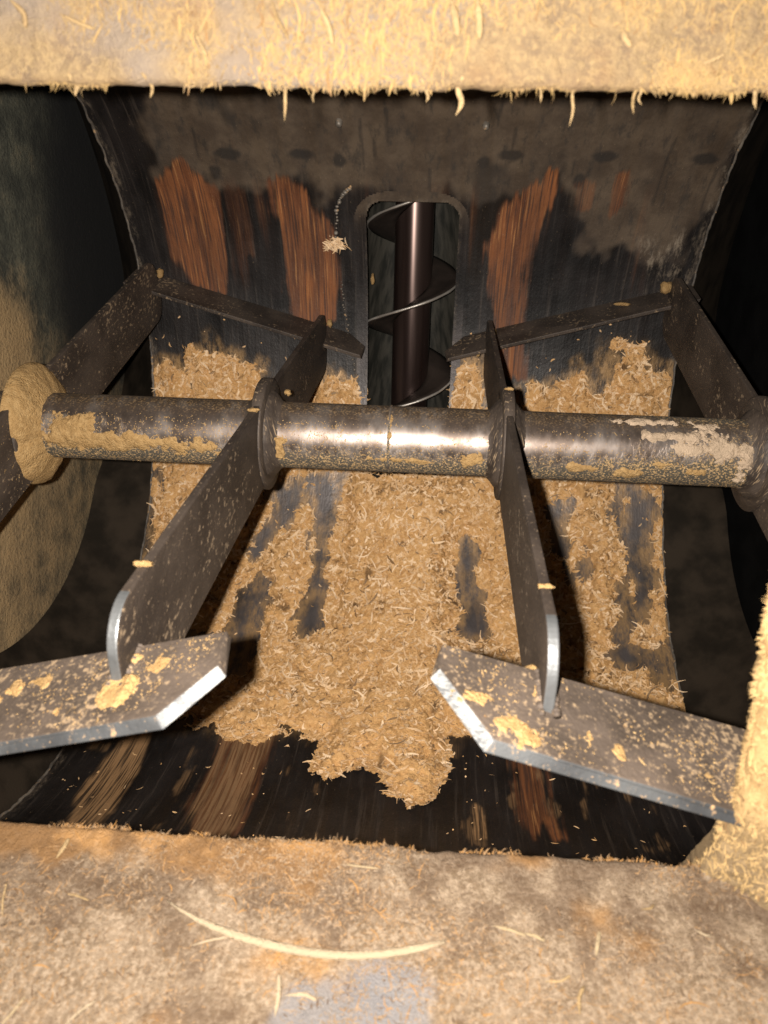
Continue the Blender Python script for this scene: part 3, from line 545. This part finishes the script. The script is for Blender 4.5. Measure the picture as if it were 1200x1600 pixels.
BS_ = [(((-.421,.055),(-.418,.024)),.0045,'fat pale splinter near the left end of the lower ledge edge'),
(((.162,.103),(.201,.114)),.003,'pale splinter just right of the long curved sliver'),
(((.20,.111),(.224,.118)),.003,'short broken splinter right of the pale one beside the long sliver'),
(((.22,.164),(.251,.156)),.002,'thin white splinter low on the ledge, right of the bare metal patch'),
(((.284,.132),(.293,.101)),.0035,'upright pale splinter on the right half of the lower ledge'),
(((.412,.091),(.43,.096)),.002,'small splinter on the ledge near the right jamb'),
(((.349,.072),(.366,.065)),.002,'small pale splinter on the ledge left of the right jamb foot'),
(((-.083,.204),(-.045,.204)),.0032,'flat white splinter under the long curved sliver'),
(((-.208,.153),(-.163,.141)),.002,'thin splinter tucked under the left half of the long curved sliver'),
(((-.456,.137),(-.472,.092)),.0018,'thin upright fibre at the left border of the lower ledge'),
(((-.401,.256),(-.385,.225)),.002,'slanting pale splinter in the bottom left corner of the ledge'),
(((-.328,.25),(-.302,.222)),.002,'second slanting splinter from the bottom left corner of the ledge'),
(((.257,.197),(.265,.166)),.003,'yellow upright splinter at the bottom of the ledge, right half'),
(((-.09,.225),(-.094,.18)),.004,'ragged yellow splinter pointing down left of the bare metal patch'),
(((-.032,.037),(.012,.04)),.002,'thin yellow splinter lying just under the ledge edge, mid width'),
(((-.387,.103),(-.355,.109)),.0018,'thin pale splinter lying level on the left of the ledge')]
for i_,((a,b),w_,lb) in enumerate(BS_):
    m_=((a[0]+b[0])/2+rng.normal(0,.002),(a[1]+b[1])/2+rng.normal(0,.002)); sliver('wood_splinter',[onb(*a),onb(*m_,h=.007),onb(*b)],w_*.72,.0008,BN,m_straw if i_%3 else m_fibre,lb,'wood splinter',G1)
G2='fibres stuck on the upper hatch lip'
TS_=[(((-.445,.084),(-.431,.056)),.0032,'slanting fibre at the top left corner of the upper lip'),
(((-.39,.071),(-.351,.056)),.0022,'pale flat fibre near the left of the upper lip, leaning right'),
(((-.144,.085),(-.126,.049)),.002,'thin curving fibre on the upper lip, left of centre'),
(((.056,.086),(.065,.05)),.004,'broad yellow flake hanging on the upper lip above the auger'),
(((.084,.086),(.089,.047)),.004,'second broad yellow flake, right of the one above the auger'),
(((-.234,.057),(-.221,.029)),.0022,'short yellow fibre on the left half of the upper lip'),
(((-.09,.08),(-.076,.043)),.003,'kinked yellow fibre at the middle left of the upper lip'),
(((.245,.06),(.256,.042)),.0035,'short white chip on the right half of the upper lip'),
(((.335,.027),(.358,.037)),.002,'thin fibre lying level at the right of the upper lip')]
for (a,b),w_,lb in TS_: sliver('wood_fibre',[ont(*a),ont((a[0]+b[0])/2+rng.normal(0,.003),(a[1]+b[1])/2,.007),ont(*b)],w_,.0015,TN,m_fibre,lb,'wood fibre',G2)
G3='loose fibres hanging from the upper hatch edge'
HF=[(-.134,-.036,.0028,'longest hanging fibre of the left half, below the upper hatch edge'),(-.385,-.012,.004,'broad hanging fibre at the far left of the upper hatch edge'),(-.294,-.013,.003,'hanging fibre tuft second from the left of the upper hatch edge'),
(-.099,-.016,.002,'thin hanging fibre just right of the longest left one'),(.067,-.027,.0048,'fat curved tuft hanging from the upper edge right above the auger'),(.198,-.037,.0024,'long needle fibre hanging above the right copper scrape'),
(.163,-.013,.002,'short hanging fibre left of the long needle fibre'),(.269,-.023,.0026,'forked tuft, left strand, hanging right of the long needle fibre'),(.277,-.014,.002,'forked tuft, right strand, hanging right of the long needle fibre'),
(.032,-.014,.0025,'short hanging fibre left of the fat curved tuft'),(.403,-.016,.0035,'hanging tuft at the far right of the upper hatch edge')]
for u,dv,w_,lb in HF:
    a=ont(u-.006*np.sign(dv+.02),.012,.003); b=ont(u,0,.001); c_=np.array(TO)+np.array([u,0,0])+np.array(TD)*dv; m_=(b+c_)/2+np.array([rng.normal(0,.003),0,0])
    sliver('hanging_fibre',[c_,m_,b,a],w_*.7,.0012,TN,m_fibre,lb,'wood fibre',G3,tip=.08)
# tuft on the weld beside the outlet
c0=cylP(np.array(-.30),np.array(.70),.985); q=rng.normal(0,1,(60,3)); q[:,1]*=.2; 
crumbs(c0+q*np.array([.016,.006,.010]),np.tile([0,-1.,-.6],(60,1))+rng.normal(0,.4,(60,3)),np.array([1,0,-.5])+rng.normal(0,.6,(60,3)),rng.uniform(.015,.05,60),rng.uniform(.003,.008,60),rng.uniform(.3,1,60),m_saw,'sawdust_tuft','small yellow tuft of shavings caught on the weld left of the outlet')
# ================================================================ caked sawdust on the machine
cake_parts=[]; pale_parts=[]
def cake(O,U,V_,N,ru,rv,h,th=.0,fr=22,dst=cake_parts,curve=None,du=None,seed=0,lo=.0):
    O,U,V_,N=(np.array(q,float) for q in (O,U,V_,N)); du=du or max(ru,rv)/36
    us=np.arange(-ru,ru+du,du); vs=np.arange(-rv,rv+du,du); A,B=np.meshgrid(us,vs,indexing='ij')
    e=1-np.hypot(A/ru,B/rv)+.9*fbm(A+seed*3.1,B+seed*1.7,fr,4,.6)-th
    H=ss(0,.5,e)*h*(1+.5*fbm(A+seed,B,60,3))-.0012
    if curve is None: P=O+A[...,None]*U+B[...,None]*V_+H[...,None]*N
    else: P=curve(A,B,H)
    Fg=gridF(len(us),len(vs)); e_=e.reshape(-1); Fg=Fg[(e_[Fg]>-.08).all(1)]
    dst.append((P.reshape(-1,3),Fg))
def on_shaft(x0,a0): return lambda A,B,H: np.stack([x0+A, np.cos(a0+B/.079)*(.0788+H), np.sin(a0+B/.079)*(.0788+H)],-1)
for i,(x_,a__,ru,rv,h,th) in enumerate(((-.70,-2.75,.16,.030,.006,.1),(-.55,-2.6,.06,.030,.006,.25),(-.47,-2.65,.05,.026,.006,.2),(-.30,-2.75,.018,.034,.006,.0),(-.01,-2.5,.12,.014,.004,.35),(.16,-2.6,.06,.026,.005,.15),
    (.40,-2.5,.09,.018,.005,.35),(.50,-2.35,.05,.020,.006,.25),(.58,-2.7,.03,.014,.004,.2),(.205,-3.0,.012,.03,.005,0),(-.80,-3.0,.07,.045,.008,-.1),(-.045,2.8,.010,.05,.003,.3),(.03,-2.45,.05,.010,.003,.3),(.64,-2.5,.03,.012,.005,.2))):
    cake(0,0,0,0,ru,rv,h,th,40,curve=on_shaft(x_,a__),seed=i+1,O=(0,0,0)) if False else cake((0,0,0),(1,0,0),(0,0,1),(0,-1,0),ru,rv,h,th,40,curve=on_shaft(x_,a__),seed=i+1)
for i,(x_,a__,ru,rv,h,th) in enumerate(((.60,2.75,.08,.018,.008,.1),(.54,2.25,.12,.014,.008,.2),(.70,3.0,.07,.06,.006,.35),(.75,-2.9,.03,.07,.008,.2),(.62,3.1,.10,.03,.004,.5),(.66,2.4,.05,.04,.005,.35))):
    cake((0,0,0),(1,0,0),(0,0,1),(0,-1,0),ru,rv,h,th,40,dst=pale_parts,curve=on_shaft(x_,a__),seed=i+31)
# dust packed on the left outer hub and behind it
x_o=-.9172+.0156
ua=np.array([0,math.cos(AO),math.sin(AO)]); va=np.array([0,-math.sin(AO),math.cos(AO)])
tt=np.linspace(0,1,30); aa=np.linspace(0,2*np.pi,150,endpoint=False); A,T_=np.meshgrid(aa,tt,indexing='ij')
pr=np.array([(.062,.0785),(.056,.088),(.044,.108),(.026,.130),(.004,.146),(-.014,.150),(-.022,.136)]); q_=np.linspace(0,1,len(pr))
hx=np.interp(T_,q_,pr[:,0]); hr=np.interp(T_,q_,pr[:,1]); nn=fbm(np.cos(A)*2.2,np.sin(A)*2.2+hx*14,1,5,.6); sw=ss(.0,.5,T_)
hr=np.maximum(hr+.007*nn*sw-.016*sw*ss(.2,.6,fbm(np.cos(A)*1.3+4,np.sin(A)*1.3,1,3)),.0785); hx=hx*.8+.006*nn
P=np.stack([-.9172+hx,np.cos(A)*hr,np.sin(A)*hr],-1); cake_parts.append((P.reshape(-1,3),gridF(150,30,True)))
n=1500; a_r=rng.uniform(0,2*np.pi,n); r_r=.09+rng.exponential(.035,n); k=r_r<.30; a_r,r_r=a_r[k],r_r[k]; k=(r_r<.138)|(np.abs(np.sin(a_r-AO))*r_r<.095); a_r,r_r=a_r[k],r_r[k]; n=len(a_r)
hub_crumb=(np.stack([np.where(r_r<.138,x_o-.005,-.9172+.009)+0*r_r,np.cos(a_r)*r_r,np.sin(a_r)*r_r],-1), np.tile([1.,0,0],(n,1)))
n=7000; xs_=rng.uniform(-.88,.77,n); as_=rng.uniform(-3.6,-1.75,n); k=rng.random(n)<ss(-.25,.55,fbm(xs_*9,as_*2.2,1,4)+.5*ss(-2.2,-2.6,as_)*ss(-3.3,-2.9,as_)-.1+.5*ss(-.3,-.8,xs_)+.4*ss(.5,.75,xs_)); xs_,as_=xs_[k],as_[k]
sh_crumb=(np.stack([xs_,np.cos(as_)*.0795,np.sin(as_)*.0795],-1), np.stack([0*xs_,np.cos(as_),np.sin(as_)],-1))
# blades
def onblade(poly,u,v,seed,ru,rv,h,th,dst=cake_parts):
    P=np.array(poly); O=P[0]; e1=P[4]-P[0]; e1/=np.linalg.norm(e1); n_=np.cross(e1,P[2]-P[0]); n_/=np.linalg.norm(n_); n_=n_ if n_[2]>0 else -n_; e2=np.cross(n_,e1); e2=e2 if e2@(P[2]-P[0])>0 else -e2
    cake(O+e1*u+e2*v,e1,e2,n_,ru,rv,h,th,45,dst=dst,seed=seed)
for i,a in enumerate(((.05,.075,.035,.02,.003,.1),(.10,.10,.035,.022,.003,.2),(.125,.115,.03,.02,.004,.1),(.20,.09,.02,.02,.002,.35),(.24,.10,.015,.015,.003,.3),(.36,.10,.018,.012,.002,.3),(.16,.085,.02,.02,.002,.35),(.145,.04,.02,.02,.003,.2))): onblade(RB,*a[:2],i+60,*a[2:])
for i,a in enumerate(((.135,.085,.030,.026,.008,-.2),(.28,.04,.05,.025,.004,.25),(.31,.045,.02,.02,.006,.1),(.10,.055,.05,.04,.002,.45),(.22,.10,.04,.03,.002,.45),(.33,.075,.03,.03,.003,.3))): onblade(LB,*a[:2],i+80,*a[2:])
# small lumps where arms meet blades, on arm edges
def lump(c,r,sq=(1,1,1)):
    u=np.linspace(0,2*np.pi,14,endpoint=False); v=np.linspace(0.05,np.pi-.05,9); U,V_=np.meshgrid(u,v,indexing='ij'); q=rng.random()*50
    rr=r*(1+.5*fbm(np.cos(U)*np.sin(V_)+q,np.cos(V_)+q,2.2,3)); S_=np.stack([np.cos(U)*np.sin(V_)*sq[0],np.sin(U)*np.sin(V_)*sq[1],np.cos(V_)*sq[2]],-1)*rr[...,None]
    cake_parts.append(((np.array(c)+S_).reshape(-1,3),gridF(14,9,True)))
def armp(x,a,u,v): return np.array([x,u*math.cos(a)-v*math.sin(a),u*math.sin(a)+v*math.cos(a)])
for c,r,sq in ((armp(-.345,AI,-.80,.102),.010,(1.6,1,.6)),(armp(.2217,AI,-.80,.100),.009,(1.5,.8,.5)),(armp(-.345,AI,-.12,.10),.010,(1.6,1,.7)),(armp(.2217,AI,-.02,.14),.008,(1.5,1,.6)),
    (armp(-.9172+.02,AO,.93,.05),.014,(1,1,1.2)),(armp(.8026-.02,AO,.93,.05),.018,(1.2,1,1.2)),(armp(-.345+.02,AI,.93,.06),.010,(1,1,1.6)),(armp(.2217+.02,AI,.93,.05),.010,(1,1,1.4)),(armp(-.42,AI,.93,-.02),.008,(1,1,1)),(armp(.19,AI,.9,-.02),.009,(.8,1,1.6)),
    (armp(.66,AO-.05,.95,.03),.010,(2.8,1,.7)),(armp(-.30,AI,.05,.09),.010,(.9,1,.9)),(armp(.2217-.015,AI,-.86,.0),.012,(1,1,.8)),((-.19,.935,.56),.010,(.8,.8,2.2)),(armp(-.345+.012,AI,-.89,-.0),.012,(1.5,1,1.))): lump(c,r*.9,sq)
V,F=merge(*cake_parts); tag(mesh('caked_sawdust',V,F,m_cake,None,None,dict(tint=np.full(len(V),.1)),True),'yellow sawdust caked in patches on the agitator shaft, hubs and blades','sawdust',kind='stuff')
V,F=merge(*pale_parts); tag(mesh('caked_dust',V,F,m_pale,None,None,None,True),'pale whitish dust caked on the right end of the shaft','dust',kind='stuff')
# fine crumbs scattered on the near blades
allP=[];allN=[]
for poly,n in ((RB,2600),(LB,2600)):
    P=np.array(poly); u=rng.random(n); v=rng.random(n); u=u**1.2
    top=P[0]+(P[4]-P[0])*u[:,None]; bot=P[2]+(P[3]-P[2])*u[:,None]; p=top+(bot-top)*(v*.92+.03)[:,None]; k=rng.random(n)<ss(-.3,.4,fbm(p[:,0]*14,p[:,1]*14+9,1,3)); n_=np.cross(P[4]-P[0],P[2]-P[0]); n_/=np.linalg.norm(n_); n_=n_ if n_[2]>0 else -n_
    allP.append(p[k]+n_*.001); allN.append(np.tile(n_,(k.sum(),1)))
allP += [hub_crumb[0],sh_crumb[0]]; allN += [hub_crumb[1],sh_crumb[1]]; P_=np.vstack(allP); n=len(P_); crumbs(P_,np.vstack(allN),rng.normal(0,1,(n,3)),rng.uniform(.0012,.0045,n)+.009*(rng.random(n)<.03),rng.uniform(.001,.0024,n),rng.uniform(0,.6,n),m_cake,'sawdust_crumbs','fine yellow wood crumbs sprinkled over the two near blades, the left hub and the underside of the shaft',.5)
"""END"""
